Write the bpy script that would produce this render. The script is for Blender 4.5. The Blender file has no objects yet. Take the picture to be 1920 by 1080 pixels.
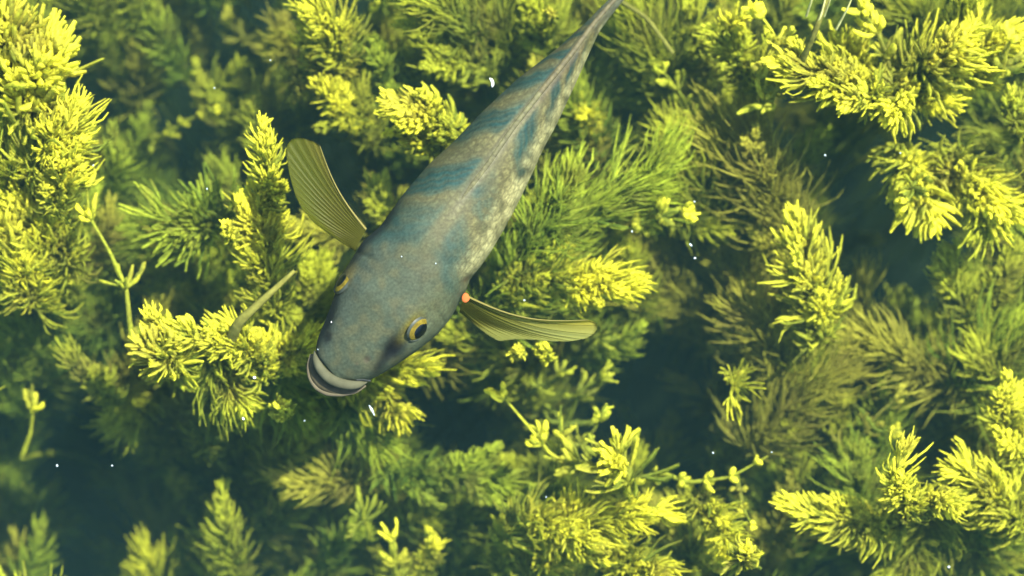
import bpy, math, random
import numpy as np
from mathutils import Vector, Matrix

# ------------------------------------------------------------------ camera, light, exposure
SC = bpy.context.scene
COL = SC.collection
rng = np.random.default_rng(11)

LENS = 120.0
CAM_H = 2.9
cam_d = bpy.data.cameras.new("camera")
cam_d.lens = LENS
cam_d.sensor_width = 36.0
cam_d.clip_start = 0.05
cam_d.clip_end = 200.0
cam_d.dof.use_dof = True
cam_d.dof.focus_distance = CAM_H + 0.09
cam_d.dof.aperture_fstop = 2.8
cam = bpy.data.objects.new("camera", cam_d)
cam.location = (0, 0, CAM_H)
COL.objects.link(cam)
SC.camera = cam

SUN_EL = math.radians(60)
SUN_AZ = math.radians(44)          # clockwise from +Y
world = bpy.data.worlds.new("World")
SC.world = world
world.use_nodes = True
wn = world.node_tree
for n in list(wn.nodes):
    wn.nodes.remove(n)
wo = wn.nodes.new("ShaderNodeOutputWorld")
wb = wn.nodes.new("ShaderNodeBackground")
ws = wn.nodes.new("ShaderNodeTexSky")
ws.sky_type = 'NISHITA'
ws.sun_disc = False
ws.sun_elevation = SUN_EL
ws.sun_rotation = SUN_AZ
wb.inputs["Strength"].default_value = 0.15
wn.links.new(ws.outputs[0], wb.inputs["Color"])
wn.links.new(wb.outputs[0], wo.inputs["Surface"])

sd = bpy.data.lights.new("sun", 'SUN')
sd.energy = 4.8
sd.angle = math.radians(0.6)
sd.color = (1.0, 0.955, 0.86)
sun = bpy.data.objects.new("sun", sd)
to_sun = Vector((math.sin(SUN_AZ) * math.cos(SUN_EL), math.cos(SUN_AZ) * math.cos(SUN_EL), math.sin(SUN_EL)))
sun.rotation_euler = to_sun.to_track_quat('Z', 'Y').to_euler()
sun.location = to_sun * 8
COL.objects.link(sun)

SC.view_settings.view_transform = 'Standard'
SC.view_settings.look = 'None'
SC.view_settings.exposure = 2.5
SC.view_settings.gamma = 1.0
SC.view_settings.use_curve_mapping = False
SC.render.engine = 'CYCLES'
cy = SC.cycles
cy.max_bounces = 5
cy.diffuse_bounces = 3
cy.glossy_bounces = 2
cy.transmission_bounces = 3
cy.transparent_max_bounces = 24
cy.volume_bounces = 1
cy.use_denoising = True
cy.use_adaptive_sampling = True
cy.adaptive_threshold = 0.02
cy.sample_clamp_indirect = 4.0


# ------------------------------------------------------------------ helpers
def P(px, py, z):
    """A place in the pond: picture position (1920 x 1080) at height z."""
    w = (CAM_H - z) * 36.0 / LENS
    return np.array([(px - 960.0) / 1920.0 * w, (540.0 - py) / 1920.0 * w, z])


PX = 0.9 / 1920.0      # metres per photo pixel near the surface


def tag(o, label=None, cat=None, group=None, kind=None):
    if label: o["label"] = label
    if cat: o["category"] = cat
    if group: o["group"] = group
    if kind: o["kind"] = kind
    return o


def empty(name, loc):
    o = bpy.data.objects.new(name, None)
    o.location = loc
    o.empty_display_size = 0.02
    COL.objects.link(o)
    return o


def mesh_obj(name, verts, faces, mat, parent=None, cols=None, origin=None, smooth=True):
    """faces: (N,4) or (N,3) int array. verts in world space; origin = parent's location."""
    verts = np.asarray(verts, dtype=np.float32)
    if origin is not None:
        verts = verts - np.asarray(origin, dtype=np.float32)
    me = bpy.data.meshes.new(name)
    if isinstance(faces, list):
        me.from_pydata([tuple(map(float, v)) for v in verts], [], faces)
    else:
        faces = np.asarray(faces, dtype=np.int32)
        nf, k = faces.shape
        me.vertices.add(len(verts))
        me.vertices.foreach_set("co", verts.ravel())
        me.loops.add(nf * k)
        me.loops.foreach_set("vertex_index", faces.ravel())
        me.polygons.add(nf)
        me.polygons.foreach_set("loop_start", np.arange(0, nf * k, k, dtype=np.int32))
        me.polygons.foreach_set("loop_total", np.full(nf, k, dtype=np.int32))
        me.update(calc_edges=True)
    if smooth:
        me.polygons.foreach_set("use_smooth", np.ones(len(me.polygons), dtype=bool))
    if cols is not None:
        a = me.color_attributes.new("tint", 'FLOAT_COLOR', 'POINT')
        c = np.ones((len(verts), 4), dtype=np.float32)
        c[:, :3] = cols
        a.data.foreach_set("color", c.ravel())
    me.materials.append(mat)
    o = bpy.data.objects.new(name, me)
    COL.objects.link(o)
    if parent is not None:
        o.parent = parent
    return o


def norm(v):
    return v / np.maximum(np.linalg.norm(v, axis=-1, keepdims=True), 1e-9)


def tubes(lines, radii, sides=4, flat=1.0):
    """lines (K,S,3), radii (K,S) -> verts, quad faces. Ends taper to small rings."""
    K, S, _ = lines.shape
    t = np.gradient(lines, axis=1)
    t = norm(t)
    ref = np.where(np.abs(t[:, :1, 2:3]) < 0.9, np.array([0, 0, 1.0]), np.array([1.0, 0, 0]))
    a = norm(np.cross(t, np.broadcast_to(ref, t.shape)))
    b = np.cross(t, a)
    ang = np.arange(sides) / sides * 2 * math.pi
    ca, sa = np.cos(ang), np.sin(ang)
    v = lines[:, :, None, :] + radii[:, :, None, None] * (a[:, :, None, :] * ca[None, None, :, None] + flat * b[:, :, None, :] * sa[None, None, :, None])
    v = v.reshape(-1, 3)
    k = np.arange(K)[:, None, None] * (S * sides)
    s = np.arange(S - 1)[None, :, None] * sides
    j = np.arange(sides)[None, None, :]
    j2 = (j + 1) % sides
    f = np.stack([k + s + j, k + s + j2, k + s + sides + j2, k + s + sides + j], axis=-1).reshape(-1, 4)
    return v, f


def bez(p0, p1, p2, n):
    u = np.linspace(0, 1, n)[:, None]
    return (1 - u) ** 2 * p0 + 2 * u * (1 - u) * p1 + u * u * p2


def poly_at(pts, n):
    """smooth resample of a polyline"""
    pts = np.asarray(pts, float)
    d = np.r_[0, np.cumsum(np.linalg.norm(np.diff(pts, axis=0), axis=1))]
    u = np.linspace(0, d[-1], n)
    out = np.stack([np.interp(u, d, pts[:, i]) for i in range(pts.shape[1])], axis=1)
    for _ in range(3):
        out[1:-1] = (out[:-2] + 2 * out[1:-1] + out[2:]) / 4
    return out


# ------------------------------------------------------------------ materials
def new_mat(name):
    m = bpy.data.materials.new(name)
    m.use_nodes = True
    nt = m.node_tree
    for n in list(nt.nodes):
        nt.nodes.remove(n)
    return m, nt, nt.nodes.new("ShaderNodeOutputMaterial")


def weed_material():
    m, nt, out = new_mat("waterweed_leaf")
    N, L = nt.nodes, nt.links
    at = N.new("ShaderNodeAttribute"); at.attribute_name = "tint"
    geo = N.new("ShaderNodeNewGeometry")
    n1 = N.new("ShaderNodeTexNoise"); n1.inputs["Scale"].default_value = 240; n1.inputs["Detail"].default_value = 3
    n2 = N.new("ShaderNodeTexNoise"); n2.inputs["Scale"].default_value = 22; n2.inputs["Detail"].default_value = 2
    L.new(geo.outputs["Position"], n1.inputs["Vector"])
    L.new(geo.outputs["Position"], n2.inputs["Vector"])
    r1 = N.new("ShaderNodeMapRange"); r1.inputs["From Min"].default_value = 0.3; r1.inputs["From Max"].default_value = 0.7
    r1.inputs["To Min"].default_value = 0.62; r1.inputs["To Max"].default_value = 1.3
    L.new(n1.outputs["Fac"], r1.inputs["Value"])
    mul = N.new("ShaderNodeMix"); mul.data_type = 'RGBA'; mul.blend_type = 'MULTIPLY'; mul.inputs[0].default_value = 1.0
    L.new(at.outputs["Color"], mul.inputs[6]); L.new(r1.outputs[0], mul.inputs[7])
    # brownish silt patches on the leaves
    r2 = N.new("ShaderNodeMapRange"); r2.inputs["From Min"].default_value = 0.48; r2.inputs["From Max"].default_value = 0.72
    r2.inputs["To Max"].default_value = 0.55
    L.new(n2.outputs["Fac"], r2.inputs["Value"])
    mx = N.new("ShaderNodeMix"); mx.data_type = 'RGBA'
    L.new(r2.outputs[0], mx.inputs[0]); L.new(mul.outputs[2], mx.inputs[6])
    mx.inputs[7].default_value = (0.17, 0.13, 0.04, 1)
    pb = N.new("ShaderNodeBsdfPrincipled")
    pb.inputs["Roughness"].default_value = 0.75
    pb.inputs["Specular IOR Level"].default_value = 0.12
    L.new(mx.outputs[2], pb.inputs["Base Color"])
    bp = N.new("ShaderNodeBump"); bp.inputs["Strength"].default_value = 0.5; bp.inputs["Distance"].default_value = 0.002
    L.new(n1.outputs["Fac"], bp.inputs["Height"]); L.new(bp.outputs[0], pb.inputs["Normal"])
    tr = N.new("ShaderNodeBsdfTranslucent")
    L.new(mx.outputs[2], tr.inputs["Color"])
    ms = N.new("ShaderNodeMixShader"); ms.inputs[0].default_value = 0.5
    L.new(pb.outputs[0], ms.inputs[1]); L.new(tr.outputs[0], ms.inputs[2])
    # thin watery tissue lets part of the light straight through
    tp = N.new("ShaderNodeBsdfTransparent"); tp.inputs["Color"].default_value = (0.93, 0.95, 0.72, 1)
    m2 = N.new("ShaderNodeMixShader"); m2.inputs[0].default_value = 0.24
    L.new(ms.outputs[0], m2.inputs[1]); L.new(tp.outputs[0], m2.inputs[2])
    L.new(m2.outputs[0], out.inputs["Surface"])
    return m


def plain(name, col, rough=0.6, spec=0.3, noise=None, bump=0.0, amp=0.3, trans=0.0):
    m, nt, out = new_mat(name)
    N, L = nt.nodes, nt.links
    pb = N.new("ShaderNodeBsdfPrincipled")
    pb.inputs["Roughness"].default_value = rough
    pb.inputs["Specular IOR Level"].default_value = spec
    pb.inputs["Base Color"].default_value = (*col, 1)
    if noise:
        geo = N.new("ShaderNodeNewGeometry")
        n = N.new("ShaderNodeTexNoise"); n.inputs["Scale"].default_value = noise; n.inputs["Detail"].default_value = 5
        L.new(geo.outputs["Position"], n.inputs["Vector"])
        cr = N.new("ShaderNodeMapRange"); cr.inputs["From Min"].default_value = 0.3; cr.inputs["From Max"].default_value = 0.7
        cr.inputs["To Min"].default_value = 1 - amp; cr.inputs["To Max"].default_value = 1 + amp
        L.new(n.outputs["Fac"], cr.inputs["Value"])
        mu = N.new("ShaderNodeMix"); mu.data_type = 'RGBA'; mu.blend_type = 'MULTIPLY'; mu.inputs[0].default_value = 1
        mu.inputs[6].default_value = (*col, 1)
        L.new(cr.outputs[0], mu.inputs[7]); L.new(mu.outputs[2], pb.inputs["Base Color"])
        if bump:
            b = N.new("ShaderNodeBump"); b.inputs["Strength"].default_value = bump; b.inputs["Distance"].default_value = 0.003
            L.new(n.outputs["Fac"], b.inputs["Height"]); L.new(b.outputs[0], pb.inputs["Normal"])
    if trans:
        t = N.new("ShaderNodeBsdfTranslucent"); t.inputs["Color"].default_value = (*col, 1)
        ms = N.new("ShaderNodeMixShader"); ms.inputs[0].default_value = trans
        L.new(pb.outputs[0], ms.inputs[1]); L.new(t.outputs[0], ms.inputs[2])
        L.new(ms.outputs[0], out.inputs["Surface"])
    else:
        L.new(pb.outputs[0], out.inputs["Surface"])
    return m


M_WEED = weed_material()
M_MUD = plain("pond_mud", (0.035, 0.04, 0.028), 0.9, 0.1, noise=9, bump=0.6)

# ------------------------------------------------------------------ the setting: bed and water
BED_Z = -1.5
n = 81
gx = np.linspace(-7, 7, n)
X, Y = np.meshgrid(gx, gx)
Z = BED_Z + 0.05 * np.sin(X * 1.7 + 1) * np.cos(Y * 1.3) + 0.03 * rng.standard_normal(X.shape)
idx = np.arange(n * n).reshape(n, n)
F = np.stack([idx[:-1, :-1], idx[:-1, 1:], idx[1:, 1:], idx[1:, :-1]], -1).reshape(-1, 4)
tag(mesh_obj("pond_bed", np.stack([X, Y, Z], -1).reshape(-1, 3), F, M_MUD), kind="structure")

mw, nt, out = new_mat("pond_water")
pv = nt.nodes.new("ShaderNodeVolumePrincipled")
pv.inputs["Color"].default_value = (0.018, 0.041, 0.043, 1)
pv.inputs["Density"].default_value = 0.98
pv.inputs["Absorption Color"].default_value = (0.0, 0.02, 0.0, 1)
pv.inputs["Anisotropy"].default_value = 0.0
nt.links.new(pv.outputs[0], out.inputs["Volume"])
w2, zt, zb = 6.5, 0.0, BED_Z - 0.35
wv = [(-w2, -w2, zb), (w2, -w2, zb), (w2, w2, zb), (-w2, w2, zb), (-w2, -w2, zt), (w2, -w2, zt), (w2, w2, zt), (-w2, w2, zt)]
wf = np.array([(0, 3, 2, 1), (4, 5, 6, 7), (0, 1, 5, 4), (1, 2, 6, 5), (2, 3, 7, 6), (3, 0, 4, 7)])
tag(mesh_obj("water", wv, wf, mw, smooth=False), kind="structure")

# ------------------------------------------------------------------ waterweed generator
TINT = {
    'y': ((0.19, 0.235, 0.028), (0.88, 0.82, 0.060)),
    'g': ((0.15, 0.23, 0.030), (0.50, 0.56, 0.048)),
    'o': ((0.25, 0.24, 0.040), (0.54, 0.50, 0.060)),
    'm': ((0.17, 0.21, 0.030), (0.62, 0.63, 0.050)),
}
#        leaves/whorl, whorls per 100px, angle base, angle tip, incurve, thick px, fork
KIND = {
    'plume':   dict(blunt=0.4, m=18, dens=8.5, a0=66, a1=16, inc=0.8, th=3.4, fork=1.0, lw=0.72),
    'feather': dict(blunt=0.25, m=16, dens=9.5, a0=46, a1=10, inc=0.65, th=2.7, fork=1.0, lw=0.95),
    'fan':     dict(blunt=0.6, m=13, dens=4.0, a0=50, a1=14, inc=0.45, th=3.6, fork=0.9, lw=0.85),
    'clump':   dict(blunt=0.5, m=12, dens=14, a0=85, a1=25, inc=1.0, th=4.4, fork=0.9, lw=0.55),
    'star':    dict(blunt=0.5, m=7, dens=2.2, a0=72, a1=35, inc=0.55, th=4.6, fork=0.5, lw=0.55),
}


def whorl(center, axis, m, L, A, inc, th, fork, segs=5, jitter=1.0, blunt=0.22):
    """Leaf centre lines of one whorl: (K,S,3), radii (K,S), along (K,S)"""
    axis = axis / np.linalg.norm(axis)
    ref = np.array([0, 0, 1.0]) if abs(axis[2]) < 0.8 else np.array([1.0, 0, 0])
    a = np.cross(axis, ref); a /= np.linalg.norm(a)
    b = np.cross(axis, a)
    ph = (np.arange(m) + rng.uniform(-0.35, 0.35, m)) / m * 2 * math.pi + rng.uniform(0, 6.28)
    rad = np.cos(ph)[:, None] * a + np.sin(ph)[:, None] * b
    AA = np.radians(A) * (1 + 0.16 * jitter * rng.standard_normal(m))[:, None]
    d0 = axis * np.cos(AA) + rad * np.sin(AA)
    LL = L * rng.uniform(0.5, 1.25, m)
    side = norm(np.cross(d0, axis + 0.01)) * rng.normal(0, 0.45 * jitter, m)[:, None]
    u = np.linspace(0, 1, segs)
    wob = rng.normal(0, 0.09 if blunt > 0.55 else 0.22, (m, 3))

    def line(start, d, Lk, incv, sd_):
        k = incv * u[None, :, None] ** 1.3
        dd = norm(d[:, None, :] * (1 - 0.75 * k) + axis[None, None, :] * k + sd_[:, None, :] * u[None, :, None]
                  + wob[:len(d), None, :] * np.sin(u * 4.4 + 0.6)[None, :, None]
                  + np.array([0.03, 0.08, 0.05])[None, None, :] * u[None, :, None])
        step = dd * (Lk / (segs - 1))[:, None, None]
        pts = np.concatenate([np.zeros((len(d), 1, 3)), np.cumsum(step[:, :-1], axis=1)], axis=1)
        return start[:, None, :] + pts

    c = center[None, :] + np.zeros((m, 3))
    incv = (inc * rng.uniform(0.2, 1.6, m))[:, None, None]
    l1 = line(c, d0, LL, incv, side)
    lines, starts = [l1], [np.zeros(m)]
    prof = np.interp(u, [0, 0.35, 0.75, 1], [0.6, 1.0, 0.95 if blunt > 0.3 else 0.85, blunt])
    radii = [np.broadcast_to(prof, (m, segs)).copy()]
    fk = rng.random(m) < fork
    if fk.any():
        i = np.where(fk)[0]
        q = max(1, int(segs * 0.35))
        st = l1[i, q]
        dq = norm(l1[i, q + 1] - l1[i, q])
        sp = norm(np.cross(dq, rng.standard_normal((len(i), 3))))
        d2 = norm(dq + sp * 0.42)
        l2 = line(st, d2, LL[i] * 0.62, incv[i] * 0.9, -sp * 0.25)
        lines.append(l2)
        radii.append(np.broadcast_to(prof * 0.85, (len(i), segs)).copy())
    lines = np.concatenate(lines, 0)
    radii = np.concatenate(radii, 0) * th * rng.uniform(0.75, 1.3, (len(lines), 1)) * (1 + 0.22 * rng.standard_normal((len(lines), segs)))
    along = np.broadcast_to(u, radii.shape)
    return lines, np.maximum(radii, th * 0.15), along


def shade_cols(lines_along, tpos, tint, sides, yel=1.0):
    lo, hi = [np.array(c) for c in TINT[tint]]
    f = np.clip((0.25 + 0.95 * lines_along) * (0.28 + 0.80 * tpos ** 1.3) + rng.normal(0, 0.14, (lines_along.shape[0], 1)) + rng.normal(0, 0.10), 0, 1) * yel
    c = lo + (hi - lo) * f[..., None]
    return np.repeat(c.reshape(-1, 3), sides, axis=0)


def spine_pts(b, t, zb, zt, bend, n):
    p0, p2 = P(*b, zb), P(*t, zt)
    d = p2 - p0
    bend += rng.normal(0, 0.10)
    mid = (p0 + p2) / 2 + np.array([-d[1], d[0], 0]) * bend + np.array([0, 0, 0.012])
    out = bez(p0, mid, p2, n)
    u = np.linspace(0, 1, n)
    a = np.array([-d[1], d[0], 0]) * rng.normal(0, 0.035)
    return out + np.sin(u * 2 * math.pi * rng.uniform(0.8, 1.4))[:, None] * a


GROUP = "waterweed shoots growing up through the pond"


def shoot(kind, b, t, z, width, tint, label, bend=0.0, name="waterweed_shoot", th=None, nodes=None, yel=1.0, m=None, path=None, dz=None, a0=None):
    k = dict(KIND[kind])
    if a0: k['a0'] = a0
    if th: k['th'] = th
    if m: k['m'] = m
    q0 = t if path is None else path[-1]
    if q0[0] < 640 and q0[1] > 790: z -= 0.12
    if 190 < q0[0] < 520 and q0[1] < 320 and z < -0.3: z -= 0.09
    dz = dz if dz is not None else (0.05 if kind != 'clump' else 0.04)
    length = math.hypot(t[0] - b[0], t[1] - b[1])
    if path is not None:
        sp = poly_at([P(x, y, z - dz * (1 - i / (len(path) - 1))) for i, (x, y) in enumerate(path)], 60)
    else:
        sp = spine_pts(b, t, z - dz, z, bend, 60)
    root = empty(name, sp[0])
    tag(root, label, "waterweed", GROUP)
    # stem: from the mud up through the shoot
    low = sp[0]
    drift = rng.uniform(-0.05, 0.05, 2)
    foot = np.array([low[0] + drift[0] - 0.25 * (sp[-1] - low)[0], low[1] - 0.10 + drift[1] - 0.25 * (sp[-1] - low)[1], BED_Z])
    under = bez(foot, np.array([low[0], low[1], (low[2] + BED_Z) / 2]) - 0.5 * (sp[6] - low), low, 12)[:-1]
    line = np.concatenate([under, sp[::4], sp[-1:]])
    r = np.interp(np.arange(len(line)), [0, 11, len(line) - 1], [0.0026, 0.0021 if kind != 'star' else 0.0028, 0.0009])
    v, f = tubes(line[None], r[None], 6)
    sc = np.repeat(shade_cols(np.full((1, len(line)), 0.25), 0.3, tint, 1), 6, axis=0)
    mesh_obj("stem", v, f, M_WEED, root, sc, origin=sp[0])
    if nodes is None:
        nw = max(3, int(round(length / 100 * k['dens'])))
        if kind == 'clump': nw = max(7, nw)
        nodes = np.linspace(0.02, 1.0, nw) if kind != 'fan' else np.linspace(0.0, 0.75, nw)
    tang = norm(np.gradient(sp, axis=0))
    for q, s in enumerate(nodes):
        i = min(59, int(s * 59))
        c, ax = sp[i], tang[i]
        s_ = float(s)
        A = k['a0'] + (k['a1'] - k['a0']) * s_ ** 1.2
        env = {'plume': np.interp(s_, [0, .3, .7, 1], [0.75, 1, 0.9, 0.55]),
               'feather': np.interp(s_, [0, .4, 1], [0.9, 1, 0.5]),
               'fan': np.interp(s_, [0, 1], [1.15, 0.6]),
               'clump': np.interp(s_, [0, .5, 1], [0.9, 1, 0.6]),
               'star': np.interp(s_, [0, .4, 1], [0.95, 1, 0.62])}[kind]
        L = width * PX * k['lw'] * env * rng.uniform(0.88, 1.1)
        mm = max(5, int(k['m'] * (0.8 + 0.3 * env)))
        if kind != 'star':
            c = sp[int(np.clip((s_ + rng.normal(0, 0.35 / len(nodes))) * 59, 0, 59))]
            ax = ax + 0.28 * rng.standard_normal(3); ax = ax / np.linalg.norm(ax)
            L *= rng.uniform(0.62, 1.28)
        if kind == 'star':
            w_ln, w_r, w_a = whorl(c, ax, mm, L, A, k['inc'], k['th'] * PX, k['fork'], 7, 1.0, k['blunt'])
            wh = empty("leaf_whorl", (0, 0, 0)); wh.parent = root
            wh.location = tuple(c - sp[0])
            # each leaf (with its fork) is a piece of its own
            nf = len(w_ln) - mm
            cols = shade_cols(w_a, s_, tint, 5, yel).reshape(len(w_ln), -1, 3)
            for li in range(mm):
                ids = [li]
                for e in range(nf):
                    if np.linalg.norm(w_ln[mm + e, 0] - w_ln[li, 2]) < 1e-6 or np.min(np.linalg.norm(w_ln[li] - w_ln[mm + e, 0], axis=1)) < 1e-6:
                        ids.append(mm + e)
                v, f = tubes(w_ln[ids], w_r[ids], 5)
                mesh_obj("leaf", v, f, M_WEED, wh, cols[ids].reshape(-1, 3), origin=c)
        else:
            w_ln, w_r, w_a = whorl(c, ax, mm, L, A, k['inc'], k['th'] * PX * rng.uniform(0.65, 1.12), k['fork'], 5, 1.0, k['blunt'])
            if rng.random() < 0.12:
                keep = rng.random(len(w_ln)) < 0.5
                keep[:3] = True
                w_ln, w_r, w_a = w_ln[keep], w_r[keep], w_a[keep]
            v, f = tubes(w_ln, w_r, 3)
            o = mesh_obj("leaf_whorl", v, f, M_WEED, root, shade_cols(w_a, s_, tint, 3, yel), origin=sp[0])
            o["kind"] = "stuff"
    # short side branchlets, each a part with its own leaves
    nb = 0 if kind not in ('plume', 'fan') or length < 60 else (3 if length > 110 else 2)
    for q in range(nb):
        s_ = rng.uniform(0.12, 0.75)
        i = int(s_ * 59)
        sd_ = np.cross(tang[i], rng.standard_normal(3)); sd_ /= np.linalg.norm(sd_)
        if sd_[2] < -0.2: sd_ = -sd_
        d_ = tang[i] * 0.75 + sd_ * 0.85; d_ /= np.linalg.norm(d_)
        bl = length * PX * rng.uniform(0.28, 0.45)
        bs = bez(sp[i], sp[i] + d_ * bl * 0.5, sp[i] + d_ * bl * 0.7 + tang[i] * bl * 0.35, 20)
        bt = norm(np.gradient(bs, axis=0))
        Ls_, Rs_, As_ = [], [], []
        for e in np.linspace(0.15, 1, max(4, int(bl / PX / 100 * k['dens'] * 1.1))):
            j = min(19, int(e * 19))
            a_, b_, c_ = whorl(bs[j], bt[j], max(6, int(k['m'] * 0.7)), width * PX * k['lw'] * 0.55 * (1.1 - 0.5 * e), 62 - 46 * e, k['inc'], k['th'] * PX * 0.92, 0.8, 5, 1.0, k['blunt'])
            Ls_.append(a_); Rs_.append(b_); As_.append(c_)
        v, f = tubes(np.concatenate(Ls_), np.concatenate(Rs_), 3)
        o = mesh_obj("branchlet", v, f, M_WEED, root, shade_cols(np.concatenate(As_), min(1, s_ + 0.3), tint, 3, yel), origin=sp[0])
        o["kind"] = "stuff"
    return root


# levels below the surface
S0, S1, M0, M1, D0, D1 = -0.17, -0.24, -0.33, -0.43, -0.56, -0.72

W = []   # kind, base, tip, z, width, tint, label, options


def w(kind, b, t, z, width, tint, label, **k):
    W.append((kind, b, t, z, width, tint, label, k))


# ---- left edge
w('fan', (62, 265), (88, 60), S0, 175, 'y', "brilliant yellow fan of long leaves in the upper left corner", m=16, th=7.2)
w('fan', (15, 190), (15, 20), S0, 150, 'y', "bright yellow spray against the left border above the yellow mound", th=6.6)
w('plume', (60, 330), (135, 215), S0, 150, 'y', "bright yellow tuft just below the big corner fan")
w('plume', (40, 400), (30, 215), S1, 170, 'y', "broad yellow tuft at the left border under the corner fan")
w('plume', (110, 400), (142, 270), S0, 90, 'y', "narrow yellow tuft pointing up beside the dark pool, upper left")
w('plume', (90, 430), (60, 320), M0, 150, 'm', "olive shoot in the middle of the left border mass")
w('plume', (130, 500), (40, 390), S1, 140, 'y', "yellow shoot leaning left above the lit bare stem")
w('plume', (70, 580), (20, 440), S1, 150, 'y', "yellow green shoot by the left border with drooping leaves")
w('plume', (140, 560), (90, 470), M0, 120, 'm', "olive shoot left of the lit bare stem")
w('feather', (90, 720), (20, 590), M1, 150, 'g', "dim green shoot by the left border over the dark hole")
w('feather', (40, 780), (-10, 640), M1, 120, 'g', "dim green spray cut by the left border at mid height")
w('feather', (10, 900), (60, 800), D0, 120, 'g', "faint green spray under the yellow cross, lower left")
w('feather', (70, 1010), (0, 900), D0, 140, 'g', "faint green spray at the left border near the bottom corner")
w('star', (100, 1000), (48, 870), M1, 100, 'm', "thin pale sprig with a forked tip standing in the dark lower left corner", nodes=[0.1, 0.5], m=5)
w('feather', (230, 640), (140, 520), M1, 150, 'g', "dark green shoot under the lit bare stem's lower half")
w('plume', (210, 760), (135, 665), M0, 85, 'm', "lone olive tuft with a pale top left of the lit mound")
# ---- around the left of the fish
w('fan', (425, 434), (300, 402), M0 + .05, 205, 'g', "large green fan of long leaves sweeping left, under the dark pool", m=16, bend=-0.08, th=3.8, a0=24)
w('feather', (400, 470), (240, 440), M1, 180, 'g', "shadowed green spray below the large green fan")
w('plume', (492, 400), (490, 250), S0, 88, 'y', "tall glowing yellow tuft left of the raised fin")
w('plume', (520, 590), (490, 350), S1 + .02, 120, 'y', "long upright yellow shoot below the glowing tuft near the raised fin")
w('clump', (440, 450), (425, 428), S0, 60, 'y', "small round yellow knot beside the long upright shoot", th=5)
w('feather', (455, 450), (420, 310), M0, 90, 'g', "green shoot tucked left of the glowing yellow tuft")
w('plume', (570, 620), (605, 490), M0, 110, 'm', "ragged yellow green shoot against the fish's left eye")
w('plume', (600, 660), (520, 560), M0, 110, 'm', "olive shoot crossed by the bare brown stalk", th=4.6)
w('feather', (420, 600), (330, 520), M1, 150, 'g', "dark green shoot above the lit mound left of the snout")
w('plume', (420, 660), (310, 560), M1, 110, 'm', "olive shoot peeping over the back of the lit mound")
w('clump', (340, 690), (270, 650), S0, 120, 'y', "brightest yellow knot at the left end of the lit mound", dz=.03, th=4.6)
w('plume', (350, 650), (285, 590), S0, 66, 'y', "little curled yellow tuft standing on the lit mound's left end")
w('plume', (450, 660), (330, 625), S0, 90, 'y', "flat yellow shoot along the crest of the lit mound")
w('plume', (500, 700), (430, 615), S0 - .03, 110, 'y', "yellow shoot on the lit mound at the foot of the brown stalk")
w('clump', (540, 680), (500, 640), S1, 110, 'y', "yellow green knot in the middle of the lit mound")
w('plume', (480, 690), (600, 640), S1, 95, 'y', "yellow shoot running right along the lit mound to the mouth")
w('feather', (375, 630), (455, 750), S1, 105, 'm', "drooping feathery shoot hanging down the front of the lit mound", th=3.4)
w('plume', (300, 650), (340, 720), S1 - .03, 80, 'm', "yellow tuft drooping under the brightest knot")
w('feather', (520, 660), (560, 770), M0, 140, 'g', "green drooping shoot left of the fish's mouth")
w('clump', (532, 775), (532, 760), S0 - .02, 48, 'y', "small ball of yellow leaves below the fish's mouth", dz=.03)
w('plume', (640, 690), (785, 690), S1 - .02, 130, 'y', "yellow shoot sticking out from under the fish's chin")
w('plume', (660, 680), (755, 770), S1 - .04, 130, 'y', "yellow green shoot drooping below the fish's chin")
w('feather', (600, 700), (690, 830), M0, 150, 'g', "green shoot hanging under the fish's mouth")
w('plume', (450, 760), (600, 790), M1, 130, 'm', "olive shoot behind the small yellow ball")
w('plume', (330, 700), (230, 790), M1, 140, 'm', "olive shoot sloping down to the left of the lit mound")
w('plume', (330, 860), (250, 800), M1, 110, 'm', "dim olive shoot at the dark lower left, below the lit mound")
w('feather', (420, 900), (310, 830), D0, 170, 'g', "dim green shoot in the shade under the lit mound")
w('feather', (560, 940), (440, 840), D0, 170, 'g', "dim green shoot in the shade below the small yellow ball")
w('plume', (370, 960), (330, 885), M1, 70, 'm', "small dim tuft with two pale specks, lower left")
w('star', (470, 1050), (440, 950), M1, 90, 'm', "dim curved sprig near the bottom border under the shade", nodes=[0.2, 0.7], m=5)
w('plume', (650, 900), (690, 820), M1, 110, 'm', "dim olive shoot above the half star sprig, left of centre bottom")
# ---- bottom centre
w('star', (690, 1010), (686, 930), M0, 110, 'm', "half star sprig with upturned leaves left of the bottom green plume", nodes=[0.45], m=9)
w('star', (760, 1100), (730, 1000), M0 + .02, 110, 'y', "yellow bushy sprig at the bottom border below the half star", nodes=[0.2, 0.5, 0.85], m=8)
w('plume', (800, 1070), (806, 1000), M0, 62, 'y', "small round headed tuft right of the bushy sprig at the bottom")
w('feather', (330, 1110), (310, 1020), D0, 240, 'o', "dim olive mound cut by the bottom border, left")
w('plume', (725, 880), (992, 905), M0, 92, 'g', "long pointed green plume lying to the right, bottom centre", th=3.4)
w('feather', (820, 985), (980, 930), M1, 90, 'g', "dim green plume under the long pointed one")
w('feather', (700, 900), (760, 830), D0, 130, 'g', "dim spray behind the butt of the long pointed plume")
w('feather', (1030, 1000), (1045, 870), M0, 80, 'g', "smooth green leaf bundle hanging below the long yellow chain")
w('plume', (950, 1000), (1225, 965), S1, 140, 'y', "big yellow plume lying right at the bottom centre")
w('plume', (990, 1080), (1080, 960), S1 - .03, 130, 'y', "yellow shoot rising into the big bottom plume")
w('plume', (960, 1100), (955, 1000), M0, 90, 'm', "olive tuft at the bottom border left of the big plume")
w('plume', (1150, 1050), (1260, 1095), S1, 150, 'y', "yellow shoot running off the bottom border, centre right")
w('feather', (870, 1090), (900, 1000), D0, 150, 'o', "dim shoot at the bottom border left of the big plume")
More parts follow.
